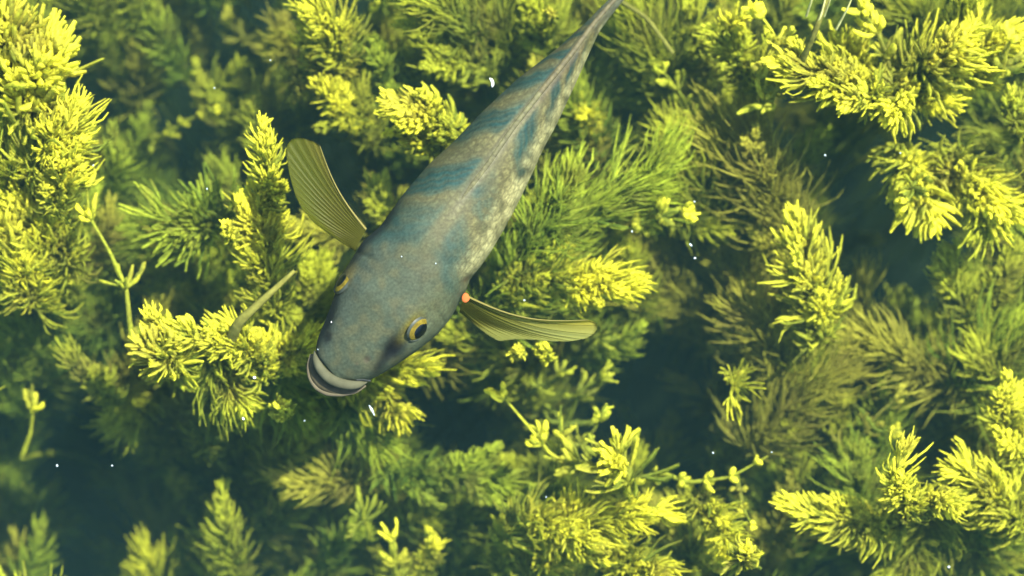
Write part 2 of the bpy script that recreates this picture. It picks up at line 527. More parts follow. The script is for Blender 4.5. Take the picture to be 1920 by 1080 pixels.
# ---- the star chain
w('star', None, None, S1, 105, 'y', "long yellow chain of star whorls below the right fin",
  path=[(1178, 905), (1110, 870), (1037, 858), (1000, 810), (940, 740)], nodes=[0.34, 0.62, 0.97], m=8, name="waterweed_shoot", th=6)
w('fan', (1180, 905), (1150, 830), S0 - .02, 125, 'y', "brightest yellow hand of leaves on the chain below the right fin", th=6.5, m=11)
w('star', (1180, 905), (1110, 915), S0 - .03, 80, 'y', "yellow forked leaves pointing left from the bright hand", nodes=[0.05], m=6, th=5.5)
w('star', None, None, S1, 46, 'y', "knobbly yellow stem linking the bright hand to the right hand shoots",
  path=[(1180, 905), (1240, 885), (1290, 905), (1370, 895), (1440, 855)], nodes=[0.18, 0.38, 0.55, 0.72, 0.9], m=6, th=5.5)
w('star', (1040, 900), (1052, 760), S1 - .02, 80, 'y', "upright forked sprig in the middle of the chain below the right fin", nodes=[0.3, 0.6], m=5, th=5.5)
w('star', (1050, 800), (1130, 700), M0, 110, 'm', "sprig of hooked leaves arching over the dark hole right of centre", nodes=[0.1, 0.5, 0.9], m=7, th=5)
w('star', (1070, 860), (1140, 760), S1 - .02, 100, 'm', "sprig of long curved leaves just above the bright hand", nodes=[0.3, 0.75], m=7, th=5)
w('star', (990, 740), (1060, 690), M0, 80, 'm', "sprig of curved leaves directly under the right fin's tip", nodes=[0.3, 0.8], m=6)
w('clump', (975, 665), (970, 655), S0 - .03, 44, 'y', "small yellow knot touching the right fin's lower edge", dz=.03)
w('clump', (1022, 665), (1020, 650), S0 - .05, 40, 'y', "small two-lobed yellow knot below the right fin's tip", dz=.03)
w('star', (1110, 640), (1160, 620), M0, 80, 'm', "curved leaf sprig at the very tip of the right fin", nodes=[0.3], m=6)
w('feather', (900, 720), (860, 640), D0, 130, 'g', "dim green spray in the shade between chin and right fin")
w('feather', (950, 740), (900, 690), M1, 110, 'g', "dim green leaves left of the yellow chain's end")
# ---- bottom right
w('plume', (1310, 930), (1380, 1045), S1, 100, 'y', "yellow shoot drooping from the knobbly stem to the bottom")
w('clump', (1390, 1050), (1400, 1035), S0, 92, 'y', "round glowing yellow head at the bottom, right of centre", th=4.2)
w('star', (1380, 890), (1412, 985), S1 - .02, 40, 'y', "short stubby branch hanging beside the drooping yellow shoot", nodes=[0.3, 0.6, 0.95], m=6)
w('feather', (1300, 1080), (1290, 960), M0, 120, 'm', "olive shoot left of the round glowing head")
w('feather', (1490, 1100), (1455, 900), M1, 150, 'g', "dim green bristly shoot right of the round glowing head")
w('plume', (1690, 980), (1485, 945), S1, 105, 'y', "yellow plume of forked leaves pointing left, lower right")
w('plume', (1700, 970), (1682, 852), S0, 105, 'y', "glowing upright tuft, lower right")
w('feather', (1640, 990), (1595, 855), M0, 120, 'g', "green bristly shoot left of the glowing upright tuft")
w('feather', (1745, 940), (1690, 1060), M0, 180, 'm', "olive shoot hanging below the glowing upright tuft")
w('plume', (1700, 925), (1785, 955), S0 - .02, 75, 'y', "yellow crest right of the glowing upright tuft")
w('plume', (1920, 990), (1800, 885), S1, 150, 'y', "big yellow green shoot at the lower right border")
w('feather', (1830, 1040), (1900, 900), M0, 170, 'm', "olive shoot behind the big lower right border shoot")
w('feather', (1800, 1010), (1870, 960), M0, 140, 'g', "green shoot between the two lower right masses")
w('star', (1560, 870), (1690, 740), M0, 110, 'o', "brown open sprig with yellow nodes, lower right", nodes=[0.15, 0.5, 0.9], m=7, th=3.6)
w('star', (1600, 760), (1690, 810), M0 + .02, 75, 'y', "yellow comb of leaves over the dark gap, lower right", nodes=[0.8], m=9, th=4)
w('feather', (1400, 860), (1570, 700), M0, 170, 'o', "brown feathery shoot slanting up right of the big dark hole")
w('feather', (1340, 770), (1500, 650), M1, 170, 'o', "dull brown shoot at the right rim of the big dark hole")
w('feather', (1560, 830), (1440, 740), M1, 160, 'o', "dull brown shoot above the knobbly stem's right end")
w('fan', (1378, 705), (1372, 760), S1, 85, 'y', "small yellow fan pointing down over the big dark hole", th=3.6)
w('star', (1460, 870), (1530, 830), M1, 100, 'o', "dim brown sprig between the knobbly stem and the brown mass", nodes=[0.3, 0.8], m=6)
# ---- right middle
w('plume', (1535, 640), (1505, 415), S1, 125, 'y', "tall upright yellow shoot right of centre", bend=-0.06, th=4.6)
w('feather', (1515, 780), (1535, 610), M0, 150, 'm', "yellow green shoot directly under the tall upright one")
w('plume', (1500, 540), (1425, 440), M0, 80, 'o', "brown tuft leaning left off the tall upright shoot")
w('star', (1535, 600), (1490, 560), S1 - .02, 50, 'y', "single yellow side leaf halfway down the tall upright shoot", nodes=[0.3], m=5)
w('feather', (1650, 700), (1610, 545), M1, 150, 'o', "dim brown shoot left of the dark pool, right side")
w('plume', (1840, 640), (1785, 490), M0, 110, 'm', "yellow green upright tuft beneath the hanging yellow fingers")
w('plume', (1850, 620), (1900, 480), M0, 110, 'm', "olive upright tuft near the right border at mid height")
w('feather', (1790, 730), (1915, 620), M0, 180, 'g', "green feathery shoot reaching the right border")
w('feather', (1800, 720), (1620, 640), M0, 140, 'o', "brown shoot running left below the dark pool")
w('feather', (1830, 800), (1740, 690), M1, 170, 'o', "dull brown shoot above the lower right glowing tuft")
w('plume', (1915, 850), (1888, 715), S1, 85, 'y', "yellow tuft on the right border above the bottom right mass")
w('plume', (1930, 880), (1880, 820), S1, 80, 'y', "yellow side tuft on the right border, just lower down")
w('feather', (1920, 760), (1850, 680), M0, 150, 'm', "olive spray at the right border below mid height")
w('feather', (1440, 640), (1370, 490), M1, 170, 'o', "dull brown shoot left of the tall upright one")
w('feather', (1310, 640), (1240, 490), M1, 160, 'o', "dull brown shoot amid the tangle right of the fin")
w('star', (1330, 660), (1390, 600), M0 - .02, 110, 'o', "brown open sprig above the big dark hole", nodes=[0.2, 0.7], m=6, th=3.6)
w('feather', (1480, 700), (1410, 580), M0, 150, 'o', "brown spray over the small yellow fan")
# ---- right of the fish
w('feather', (900, 580), (1225, 290), S1 - .03, 170, 'g', "great green feather growing out from under the fish's belly", bend=0.05)
w('feather', (950, 520), (1080, 330), S1, 130, 'g', "green feathery shoot hugging the fish's right flank")
w('feather', (900, 620), (930, 480), M0, 130, 'g', "green shoot in the fish's armpit above the right fin")
w('feather', (1000, 300), (1140, 150), M1, 190, 'g', "dim green shoot beside the fish's tail stalk")
w('plume', (960, 560), (1180, 520), S1, 120, 'y', "yellow crested shoot right of the gill, above the right fin", bend=0.18)
w('plume', (930, 590), (1050, 470), S1 - .02, 90, 'm', "yellow green shoot behind the crested one")
w('star', (1190, 420), (1290, 395), S1, 90, 'y', "bright yellow star sprig in the middle right of the fish", nodes=[0.1, 0.5, 0.9], m=8, th=6)
w('feather', (1200, 560), (1080, 560), M1, 150, 'g', "dark green spray over the right fin")
w('clump', (1105, 225), (1100, 212), M0, 75, 'y', "round yellow green knot right of the fish's tail stalk")
w('feather', (1430, 440), (1340, 230), M0, 190, 'o', "large brown feathery shoot in the upper right centre")
w('feather', (1490, 450), (1410, 250), M0 + .03, 170, 'o', "brown feathery shoot beside the upper dark pool")
w('feather', (1340, 440), (1270, 260), M0, 150, 'm', "olive shoot left of the large brown one")
w('plume', (1430, 340), (1410, 250), S1 - .03, 60, 'o', "amber tuft on top of the brown shoots")
w('star', (1310, 270), (1240, 130), M0 + .02, 110, 'm', "olive sprig with curled yellow leaves, upper right centre", nodes=[0.1, 0.4, 0.7, 0.95], m=7)
w('feather', (1260, 180), (1190, 0), M0, 190, 'm', "broad olive shoot at the top border right of the tail")
w('feather', (1170, 230), (1150, 90), M1, 170, 'g', "dim green shoot under the tail's right side")
w('plume', (1330, 150), (1290, 20), M0, 110, 'm', "olive tuft at the top border, right of the tail")
w('plume', (1340, 60), (1395, 35), S1, 60, 'y', "single bright yellow leaf bunch by the small top dark hole")
# ---- upper right mass
w('star', (1450, 200), (1440, -10), S0 - .02, 105, 'y', "brilliant upright sprig of thick yellow leaves, top right", nodes=[0.05, 0.3, 0.55, 0.8], m=9, th=7)
w('plume', (1440, 180), (1350, 75), S1 - .03, 120, 'm', "rounded yellow green dome left of the brilliant sprig")
w('plume', (1420, 170), (1500, 110), S1, 90, 'y', "yellow shoot curling under the brilliant sprig")
w('plume', (1640, 190), (1480, 120), S0 - .02, 120, 'y', "yellow shoot along the top of the large upper dark pool", th=5)
w('fan', (1590, 170), (1580, 70), S1, 130, 'y', "yellow fan between the brilliant sprig and the right mass", th=5)
w('star', (1680, 200), (1620, 20), S0 - .03, 120, 'y', "thick leaved yellow sprig in the heart of the upper right mass", nodes=[0.1, 0.3, 0.5, 0.75, 0.95], m=9, th=6)
w('plume', (1690, 170), (1810, 70), S0 - .03, 130, 'y', "yellow shoot rising right in the upper right mass", th=5)
w('plume', (1770, 150), (1915, 60), S1, 140, 'y', "yellow shoot reaching the right border near the top", th=4.8)
w('star', (1860, 150), (1905, 60), S0 - .02, 90, 'y', "curled bright leaves on the right border near the top", nodes=[0.3, 0.8], m=7, th=6)
w('clump', (1650, 170), (1590, 200), S0 - .01, 95, 'y', "bright ragged knot overhanging the large upper dark pool")
w('plume', (1700, 160), (1670, 215), S0 - .02, 95, 'y', "bright stubby leaves hanging over the large upper dark pool", th=5.2)
w('plume', (1680, 150), (1775, 190), S1, 100, 'y', "yellow shoot pointing right under the upper right mass")
w('feather', (1750, 110), (1690, -20), M0, 170, 'm', "olive spray at the top border in the right mass")
w('feather', (1790, 110), (1815, -30), S1, 110, 'm', "smooth yellow green bundle at the top border, far right")
w('feather', (1880, 60), (1860, -40), M0, 130, 'm', "olive spray in the top right corner")
w('plume', (1680, 270), (1745, 400), S1, 110, 'y', "yellow shoot hanging down right of the upper dark pool", th=5)
w('fan', (1720, 340), (1700, 385), S0 - .02, 75, 'y', "three bright yellow fingers pointing down, right side", th=6.5, m=6)
w('plume', (1755, 300), (1880, 385), S1, 140, 'y', "big knobbly yellow shoot near the right border", th=5.2)
w('plume', (1850, 330), (1850, 420), S1 - .02, 130, 'm', "yellow green tufts drooping under the big knobbly shoot")
w('feather', (1910, 270), (1790, 310), M0, 140, 'm', "olive shoot above the big knobbly one")
w('plume', (1925, 260), (1890, 185), S1, 85, 'm', "yellow green tuft on the right border in the upper half")
w('feather', (1860, 260), (1830, 150), M1, 130, 'g', "dim green spray below the curled bright leaves")
w('feather', (1600, 270), (1560, 200), D0, 120, 'g', "faint spray in the shade of the upper right mass")
# ---- top centre
w('plume', (650, 130), (600, -20), S1 - .03, 110, 'y', "yellow green shoot at the top border left of the dark gap")
w('plume', (610, 150), (570, 45), M0 + .02, 80, 'y', "rounded yellow green tuft, top left of centre")
w('plume', (600, 170), (590, 90), M0, 75, 'y', "second rounded tuft just below, top left of centre")
w('feather', (540, 150), (640, 130), M0, 90, 'o', "amber shoot lying flat under the two rounded tufts")
w('star', (640, 80), (705, 0), M0, 80, 'y', "hooked yellow leaves at the top border beside the dark gap", nodes=[0.3, 0.8], m=5)
w('plume', (560, 140), (535, 40), M1, 100, 'o', "dim brown shoot left of the rounded tufts")
w('plume', (735, 190), (712, 90), M0, 75, 'g', "green rounded tuft under the top dark gap")
w('feather', (890, 80), (760, -15), S1 - .03, 110, 'm', "slanting yellow green shoot right of the top dark gap", bend=-0.05)
w('plume', (930, 150), (770, 55), M0 + .02, 100, 'm', "olive shoot below the slanting one, above the fish's back")
w('plume', (800, 150), (775, 65), M0, 55, 'm', "thin olive tuft right of the green rounded tuft")
w('feather', (960, 110), (880, -20), M0, 180, 'm', "broad olive shoot at the top border, centre")
w('plume', (1040, 90), (1000, -10), M0 + .02, 110, 'm', "olive shoot with yellow knots left of the fish's tail")
w('clump', (1035, 30), (1030, 22), S1, 40, 'y', "small amber knot at the top border left of the tail")
w('plume', (875, 265), (735, 190), S0 - .03, 95, 'y', "brilliant yellow shoot touching the fish's back", th=5.2)
w('plume', (840, 290), (740, 250), S1, 70, 'y', "yellow shoot tucked below the brilliant one at the fish's back")
w('plume', (700, 225), (595, 165), M0 + .02, 85, 'y', "yellow tuft leaning left above the raised fin")
w('plume', (660, 250), (605, 232), M0, 45, 'm', "small amber tuft above the raised fin")
w('feather', (760, 250), (690, 130), M1, 140, 'g', "dim green shoot between the tufts and the fish's back")
w('feather', (930, 190), (860, 110), D0, 180, 'g', "dim green shoot in the gap above the fish's back")
w('plume', (735, 430), (705, 345), M0, 80, 'm', "olive tuft between the raised fin and the fish's body")
w('plume', (575, 270), (545, 205), D0, 70, 'm', "dim tuft above the tip of the raised fin")
# ---- upper left brown sprigs
w('star', None, None, M1, 110, 'o', "brown forked sprig in the dark upper left", path=[(290, 250), (215, 170), (230, 85)], nodes=[0.55, 0.97], m=6)
w('star', (270, 262), (415, 195), M0 - .02, 50, 'y', "knobbly amber branch lying across the dark upper left", nodes=[0.1, 0.3, 0.5, 0.7, 0.9], m=7, th=5)
w('star', (440, 290), (385, 180), M1, 110, 'o', "brown sprig standing behind the knobbly amber branch", nodes=[0.4, 0.8], m=6)
w('star', (500, 250), (420, 200), M1, 90, 'o', "small brown sprig right of the knobbly amber branch", nodes=[0.3, 0.9], m=6)
w('star', (440, 300), (380, 275), M1, 60, 'o', "small brown hooked sprig over the dark pool", nodes=[0.6], m=6)
w('star', (470, 90), (430, 30), M1, 90, 'o', "brown sprig near the top border, left of the rounded tufts", nodes=[0.3, 0.9], m=6)
w('feather', (350, 130), (320, 10), D0, 150, 'o', "dim brown spray at the top border, left part")
w('feather', (260, 120), (230, 10), D0, 130, 'o', "dim brown spray at the top border right of the corner fan")
w('feather', (420, 150), (360, 60), D0, 130, 'o', "dim brown spray over the forked sprig")
w('feather', (310, 370), (215, 290), M1, 90, 'g', "thin arching sprig at the dark pool's left shore")
w('star', None, None, S0 - .03, 110, 'y', "tall bare stem with two open whorls left of the fish",
  path=[(252, 665), (243, 600), (237, 540), (205, 470), (167, 405), (160, 320)], nodes=[0.37, 0.76, 0.93], m=8, th=4.6)
w('star', None, None, M0, 100, 'y', "yellow cross shaped sprig near the left border",
  path=[(40, 860), (58, 810), (62, 770), (60, 720)], nodes=[0.66], m=6, th=5.5)

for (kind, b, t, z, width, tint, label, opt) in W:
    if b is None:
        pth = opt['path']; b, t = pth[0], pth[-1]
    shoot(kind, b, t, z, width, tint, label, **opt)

# ---- the dim mass further down and the weed beyond the picture's edge
DARK = [(80, 950, 70), (230, 970, 75), (330, 60, 60), (460, 150, 40), (250, 150, 50), (330, 315, 100), (720, 70, 60), (1560, 280, 135), (1700, 470, 150), (1630, 380, 110), (1250, 790, 140), (230, 980, 130),
        (100, 850, 90), (780, 800, 70), (1560, 1050, 70), (1890, 1060, 60), (610, 400, 80), (140, 620, 60), (1640, 620, 60),
        (1280, 80, 45), (1300, 240, 50), (1840, 230, 60), (440, 110, 80), (860, 780, 70), (1260, 980, 50), (60, 640, 40), (1120, 310, 0)]


def mass(name, count, zr, area, tints, widths, avoid=True, m=9, segs=4, dens=7.0, outside=False, th=3.6, thin=None, grow=1.05):
    V, Fc, C = [], [], []
    off = 0
    made = 0
    while made < count:
        px, py = rng.uniform(area[0], area[2]), rng.uniform(area[1], area[3])
        z = rng.uniform(*zr)
        if outside and -60 < px < 1980 and -60 < py < 1140:
            continue
        if avoid and any((px - x) ** 2 + (py - y) ** 2 < (r * grow) ** 2 for x, y, r in DARK):
            continue
        if thin and not (thin[0][0] < px < thin[0][1] and thin[0][2] < py < thin[0][3]) and rng.random() < thin[1]:
            continue
        made += 1
        ang = rng.normal(math.pi / 2, 0.8)
        Ln = rng.uniform(90, 190)
        tx, ty = px + Ln * math.cos(ang), py - Ln * math.sin(ang)
        sp = spine_pts((px, py), (tx, ty), z - 0.06, z, rng.normal(0, 0.12), 24)
        tang = norm(np.gradient(sp, axis=0))
        tint = tints[int(rng.integers(len(tints)))]
        nw = int(Ln / 100 * dens)
        wd = rng.uniform(*widths)
        low = sp[0]
        foot = np.array([low[0], low[1] - 0.1, BED_Z])
        line = np.concatenate([bez(foot, (foot + low) / 2, low, 5)[:-1], sp[::6], sp[-1:]])
        v, f = tubes(line[None], np.linspace(0.0024, 0.001, len(line))[None], 4)
        V.append(v); Fc.append(f + off); off += len(v)
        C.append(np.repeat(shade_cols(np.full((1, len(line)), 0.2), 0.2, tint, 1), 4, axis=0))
        for s in np.linspace(0, 1, nw):
            i = min(23, int(s * 23))
            L = wd * PX * 0.7 * np.interp(s, [0, .4, 1], [0.85, 1, 0.5])
            ln, r, a = whorl(sp[i], tang[i], m, L, 58 - 44 * s, 0.5, th * PX, 0.6, segs)
            v, f = tubes(ln, r, 3)
            V.append(v); Fc.append(f + off); off += len(v)
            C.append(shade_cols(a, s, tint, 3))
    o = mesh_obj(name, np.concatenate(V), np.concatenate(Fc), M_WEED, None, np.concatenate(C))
    return o


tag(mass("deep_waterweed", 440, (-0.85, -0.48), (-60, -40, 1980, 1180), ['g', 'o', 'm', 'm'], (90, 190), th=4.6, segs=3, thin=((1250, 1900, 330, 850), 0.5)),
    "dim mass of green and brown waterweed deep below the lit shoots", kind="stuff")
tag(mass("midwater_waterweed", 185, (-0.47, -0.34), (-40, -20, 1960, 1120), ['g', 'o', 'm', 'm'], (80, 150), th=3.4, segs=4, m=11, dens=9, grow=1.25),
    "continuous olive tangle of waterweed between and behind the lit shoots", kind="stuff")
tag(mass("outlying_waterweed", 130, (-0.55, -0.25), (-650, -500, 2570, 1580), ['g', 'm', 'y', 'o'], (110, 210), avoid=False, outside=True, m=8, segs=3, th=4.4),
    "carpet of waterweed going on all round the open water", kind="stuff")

# ------------------------------------------------------------------ bare stalks and thin blades
M_STALK = plain("bare_stalk", (0.105, 0.100, 0.020), 0.8, 0.05, noise=120, bump=0.4)
M_PALE = plain("pale_blade", (0.30, 0.29, 0.10), 0.6, 0.2, noise=120)


def stalk(name, pts, r0, r1, mat, label, cat, group=None):
    line = poly_at([P(*p) for p in pts], 24)
    v, f = tubes(line[None], np.linspace(r0, r1, 24)[None] * PX, 8)
    o = mesh_obj(name, v, f, mat, None, origin=line[0])
    o.location = line[0]
    tag(o, label, cat, group)
    return o


stalk("bare_stalk", [(430, 640, -0.20), (448, 604, -0.17), (500, 556, -0.155), (552, 508, -0.15)], 13, 4, M_STALK,
      "straight bare olive brown stalk slanting up from the lit mound", "stalk")
stalk("bare_stalk", [(1490, 150, -0.22), (1508, 105, -0.18), (1530, 55, -0.15), (1560, -30, -0.13)], 7, 5, M_STALK,
      "thin bare olive stalk running off the top border, right", "stalk")
stalk("bare_stalk", [(1130, -20, -0.30), (1215, 35, -0.27), (1262, 100, -0.27)], 5, 4, M_STALK,
      "thin bare olive stalk right of the fish's tail", "stalk")
for pts, lab in (
        ([(1512, 30, -.16), (1522, 0, -.14), (1530, -30, -.13)], "short pale blade, the leftmost of four at the top border"),
        ([(1520, 70, -.16), (1540, 28, -.14), (1552, -20, -.13)], "long pale blade crossing the bare stalk at the top right"),
        ([(1545, 30, -.16), (1556, 0, -.14), (1570, -30, -.13)], "short pale blade right of the stalk at the top border"),
        ([(1568, 55, -.16), (1588, 18, -.14), (1600, -10, -.13)], "pale blade, the rightmost of four at the top border")):
    stalk("grass_blade", pts, 2.6, 1.6, M_PALE, lab, "blade", "pale thin blades at the top border")

# ------------------------------------------------------------------ the fish
A0 = np.array([640.0, 700.0])
AX = np.array([0.62, -0.785]); AX /= np.linalg.norm(AX)
PR = np.array([0.785, 0.62]); PR /= np.linalg.norm(PR)
FZ = -0.105
LEFT = [(1230, -100), (1200, -70), (1141, 0), (1095.5, 45.7), (1045, 91), (968, 149), (900.6, 212), (852.5, 262), (804, 306), (751, 368), (713, 423), (679, 452), (662, 480), (651, 498),
        (637.5, 520), (628, 550), (618.6, 577.5), (606.5, 608), (597, 630), (592, 650), (594, 668), (602, 688), (615, 701), (632, 711)]
RIGHT = [(1252, -100), (1224, -70), (1170, 0), (1141, 36), (1122, 62.5), (1100, 111), (1074, 168), (1045, 231), (1018.5, 279), (997, 327), (975, 373), (949, 423), (920, 472), (899, 502),
         (880, 524), (873, 546.6), (861, 567), (844, 598), (820, 627), (789, 653), (740.6, 686), (711, 704), (694, 712), (672, 716), (650, 715), (634, 712)]


def to_st(p):
    d = np.asarray(p, float) - A0
    return float(d @ AX), float(d @ PR)


def st_px(s, t):
    return A0 + AX * s + PR * t


Ls = sorted(to_st(p) for p in LEFT); Rs = sorted(to_st(p) for p in RIGHT)
s_min = min(Ls[0][0], Rs[0][0]); s_max = 1000.0
NS, NA = 300, 144
ss = s_min + (s_max - s_min) * np.linspace(0, 1, NS) ** 1.25
ss = np.concatenate([s_min + np.array([0.0, 0.4, 1.2, 2.6]), ss[1:][ss[1:] > s_min + 4]])
NS = len(ss)
tL = np.interp(ss, [p[0] for p in Ls], [p[1] for p in Ls])
tR = np.interp(ss, [p[0] for p in Rs], [p[1] for p in Rs])
for _ in range(4):
    tL[4:-1] = (tL[3:-2] + 2 * tL[4:-1] + tL[5:]) / 4
    tR[4:-1] = (tR[3:-2] + 2 * tR[4:-1] + tR[5:]) / 4
tc, hw = (tL + tR) / 2, (tR - tL) / 2
hw = np.maximum(hw, 1.0)
TOP = np.interp(ss, [-20, 0, 60, 150, 300, 500, 750, 1000], [-0.098, -0.092, -0.080, -0.066, -0.056, -0.056, -0.068, -0.078])
HH = np.interp(ss, [-20, -8, 10, 60, 150, 300, 480, 650, 800, 900, 1000], [0.003, 0.011, 0.017, 0.029, 0.046, 0.066, 0.064, 0.046, 0.029, 0.023, 0.022])
for _ in range(8):
    TOP[1:-1] = (TOP[:-2] + 2 * TOP[1:-1] + TOP[2:]) / 4
    HH[2:-1] = (HH[1:-2] + 2 * HH[2:-1] + HH[3:]) / 4
PW = np.interp(ss, [-20, 100, 250, 500, 900], [2.5, 2.6, 2.3, 1.9, 1.8])
ROLL = math.radians(10)


def body_point(s, a):
    """a: 0 = ridge, pi/2 = right side; returns world point"""
    i = np.interp(s, ss, np.arange(NS))
    g = lambda arr: np.interp(s, ss, arr)
    p = g(PW)
    ca, sa = math.cos(a), math.sin(a)
    x = math.copysign(abs(sa) ** (2 / p), sa)
    zz = math.copysign(abs(ca) ** (2 / p), ca)
    q = st_px(s, g(tc) + g(hw) * x)
    z = g(TOP) - g(HH) + g(HH) * zz
    return P(q[0], q[1], FZ) + np.array([0, 0, z - FZ])


def surf_z(px, py):
    s, t = to_st((px, py))
    g = lambda arr: float(np.interp(s, ss, arr))
    x = min(0.995, abs((t - g(tc)) / g(hw)))
    p = g(PW)
    return g(TOP) - g(HH) + g(HH) * (1 - x ** p) ** (1 / p)


ang = np.linspace(0, 2 * math.pi, NA, endpoint=False)
ca, sa = np.cos(ang), np.sin(ang)
BX = np.sign(sa)[None] * np.abs(sa)[None] ** (2 / PW[:, None])
BZ = np.sign(ca)[None] * np.abs(ca)[None] ** (2 / PW[:, None])
T = tc[:, None] + hw[:, None] * BX
PXs = A0[0] + AX[0] * ss[:, None] + PR[0] * T
PYs = A0[1] + AX[1] * ss[:, None] + PR[1] * T
wz = (CAM_H - FZ) * 36 / LENS / 1920
BV = np.stack([(PXs - 960) * wz, (540 - PYs) * wz, (TOP - HH)[:, None] + HH[:, None] * BZ], -1)


def sm(x, a, b):
    t = np.clip((x - a) / (b - a), 0, 1)
    return t * t * (3 - 2 * t)


# socket for the eyes and the groove in front of them
def dent(cx, cy, rx, ry, along, depth):
    global BV
    d = np.stack([PXs - cx, PYs - cy], -1)
    al = np.array(along) / np.linalg.norm(along)
    pe = np.array([al[1], -al[0]])
    q = ((d @ al) / rx) ** 2 + ((d @ pe) / ry) ** 2
    up = (BZ > -0.2)
    BV[..., 2] -= depth * np.exp(-q * 1.3) * up


dent(738, 655, 34, 17, (0.6, -0.8), 0.005)
dent(783, 617, 34, 16, (0.62, -0.785), 0.004)
dent(690, 673, 7, 6, (1, 0), 0.0015)
# gill cover step
Sg = 205 - 0.0 * T
gl = np.exp(-((ss[:, None] - (232 - 0.35 * np.abs(T - tc[:, None]))) / 5) ** 2) * sm(BX, 0.55, 0.8)
BV[..., 2] -= 0.0025 * gl
gl2 = np.exp(-((ss[:, None] - (232 - 0.35 * np.abs(T - tc[:, None]))) / 5) ** 2) * sm(-BX, 0.55, 0.8)
BV[..., 2] -= 0.0025 * gl2


def lin(r, g, b):
    c = np.array([r, g, b]) / 255.0
    return np.where(c <= 0.04045, c / 12.92, ((c + 0.055) / 1.055) ** 2.4)


ALB = 0.118
base_c = lin(110, 122, 92)
teal = lin(62, 112, 104)
beige = lin(188, 181, 116) * 1.05
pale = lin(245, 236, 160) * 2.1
olive = lin(160, 165, 105)
dark = lin(12, 20, 26)
brown = lin(120, 105, 80)
cc = np.zeros(BV.shape) + base_c
S2 = ss[:, None] + 0 * T
tn = BX                                       # -1 .. 1 across
tt = T


def blend(c, m):
    global cc
    cc = cc * (1 - m[..., None]) + c * m[..., None]


# ragged noise from sums of sines
def rag(f, seed):
    r = np.random.default_rng(seed)
    o = np.zeros_like(PXs)
    for i in range(14):
        a = r.uniform(0, 6.28); k = f * r.uniform(0.5, 2.2)
        o += np.sin((PXs * math.cos(a) + PYs * math.sin(a)) * k + r.uniform(0, 6.28)) / 3.2
    return o


nz, nz2, nz3 = rag(0.05, 1), rag(0.12, 2), rag(0.02, 3)
aft = sm(S2, 230, 400)
blend(teal, 0.10 * np.clip(nz2 * 0.8 + 0.5 * nz - 0.1, 0, 1) * (1 - 0.6 * aft))
blend(beige, 0.22 * np.clip(-nz2 * 0.7 + 0.5 * nz3, 0, 1))
blend(beige, 0.9 * aft * np.clip(0.7 + 0.25 * nz3 + 0.5 * sm(tn, 0.1, 0.6), 0, 1))
at_ = np.abs(tt - tc[:, None])
for sr, wd_, st_, kl, kr in ((345, 46, 0.6, 0.8, 0.9), (462, 34, 0.9, 1.1, 1.05), (594, 42, 1.0, 1.15, 1.25), (684, 21, 1.0, 1.2, 1.45),
                             (738, 12, 0.95, 1.25, 1.7), (780, 11, 0.95, 1.3, 1.9), (820, 9, 0.9, 1.4, 2.0), (856, 8, 0.8, 1.5, 2.1), (888, 7, 0.7, 1.5, 2.2)):
    kk = np.where(tn > 0, kr, kl)
    d = (S2 - (sr - kk * at_) + 5 * nz + 3 * nz2) / wd_
    m_ = np.exp(-np.abs(d) ** 5) * min(1, st_ * 1.1)
    m_ *= sm(np.abs(tn), 0.08, 0.24)
    m_ *= np.where(tn > 0, 1 - 0.5 * sm(tn, 0.72, 0.95), 1)
    if sr == 462:
        m_ *= np.where(tn > 0, 0.35 + 0.3 * (nz2 > 0.2), 1.0)
    # fine pale streaks inside the dark bars
    m_ *= 0.90 + 0.10 * np.cos((S2 + kk * at_ + 3 * nz2) * 2 * math.pi / 17)
    blend(teal, np.clip(m_, 0, 1))
kq = np.where(tn > 0, 1.3, 1.1)
fine = np.clip(np.cos((S2 + kq * at_ + 4 * nz + 2 * nz2) * 2 * math.pi / 15), 0, 1) ** 3
blend(lin(88, 92, 66), 0.45 * fine * aft * sm(np.abs(tn), 0.1, 0.3))
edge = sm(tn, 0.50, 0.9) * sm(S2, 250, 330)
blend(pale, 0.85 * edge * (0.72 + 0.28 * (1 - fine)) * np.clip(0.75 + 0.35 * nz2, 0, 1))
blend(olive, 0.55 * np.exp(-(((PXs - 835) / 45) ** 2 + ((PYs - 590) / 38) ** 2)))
blend(lin(150, 165, 125), 0.5 * sm(tn, 0.55, 0.95) * (1 - sm(S2, 240, 260)) * sm(S2, 90, 140))
blend(teal, 0.45 * np.exp(-(((PXs - 865) / 32) ** 2 + ((PYs - 472) / 26) ** 2)) * np.clip(0.8 + nz2, 0, 1.3))
blend(teal, 0.45 * np.exp(-(((PXs - 735) / 40) ** 2 + ((PYs - 420) / 30) ** 2)) * np.clip(0.7 + nz2, 0, 1.3))
blend(teal, 0.7 * np.exp(-(((PXs - 892) / 20) ** 2 + ((PYs - 360) / 15) ** 2)))
blend(lin(84, 104, 104), 0.30 * sm(-tn, 0.2, 0.8) * (1 - sm(S2, 200, 330)))  # left of the head tinted darker, shade put into the colour
blend(lin(140, 135, 95), 0.35 * np.exp(-(((PXs - 800) / 30) ** 2 + ((PYs - 505) / 22) ** 2)))
# dark groove before the right eye and the dark streak and painted shade on the left cheek
al = AX; pe = PR


def ell(cx, cy, rx, ry, u=AX):
    d = np.stack([PXs - cx, PYs - cy], -1)
    v = np.array([u[1], -u[0]])
    return np.exp(-(((d @ u) / rx) ** 2 + ((d @ v) / ry) ** 2) ** 1.6)


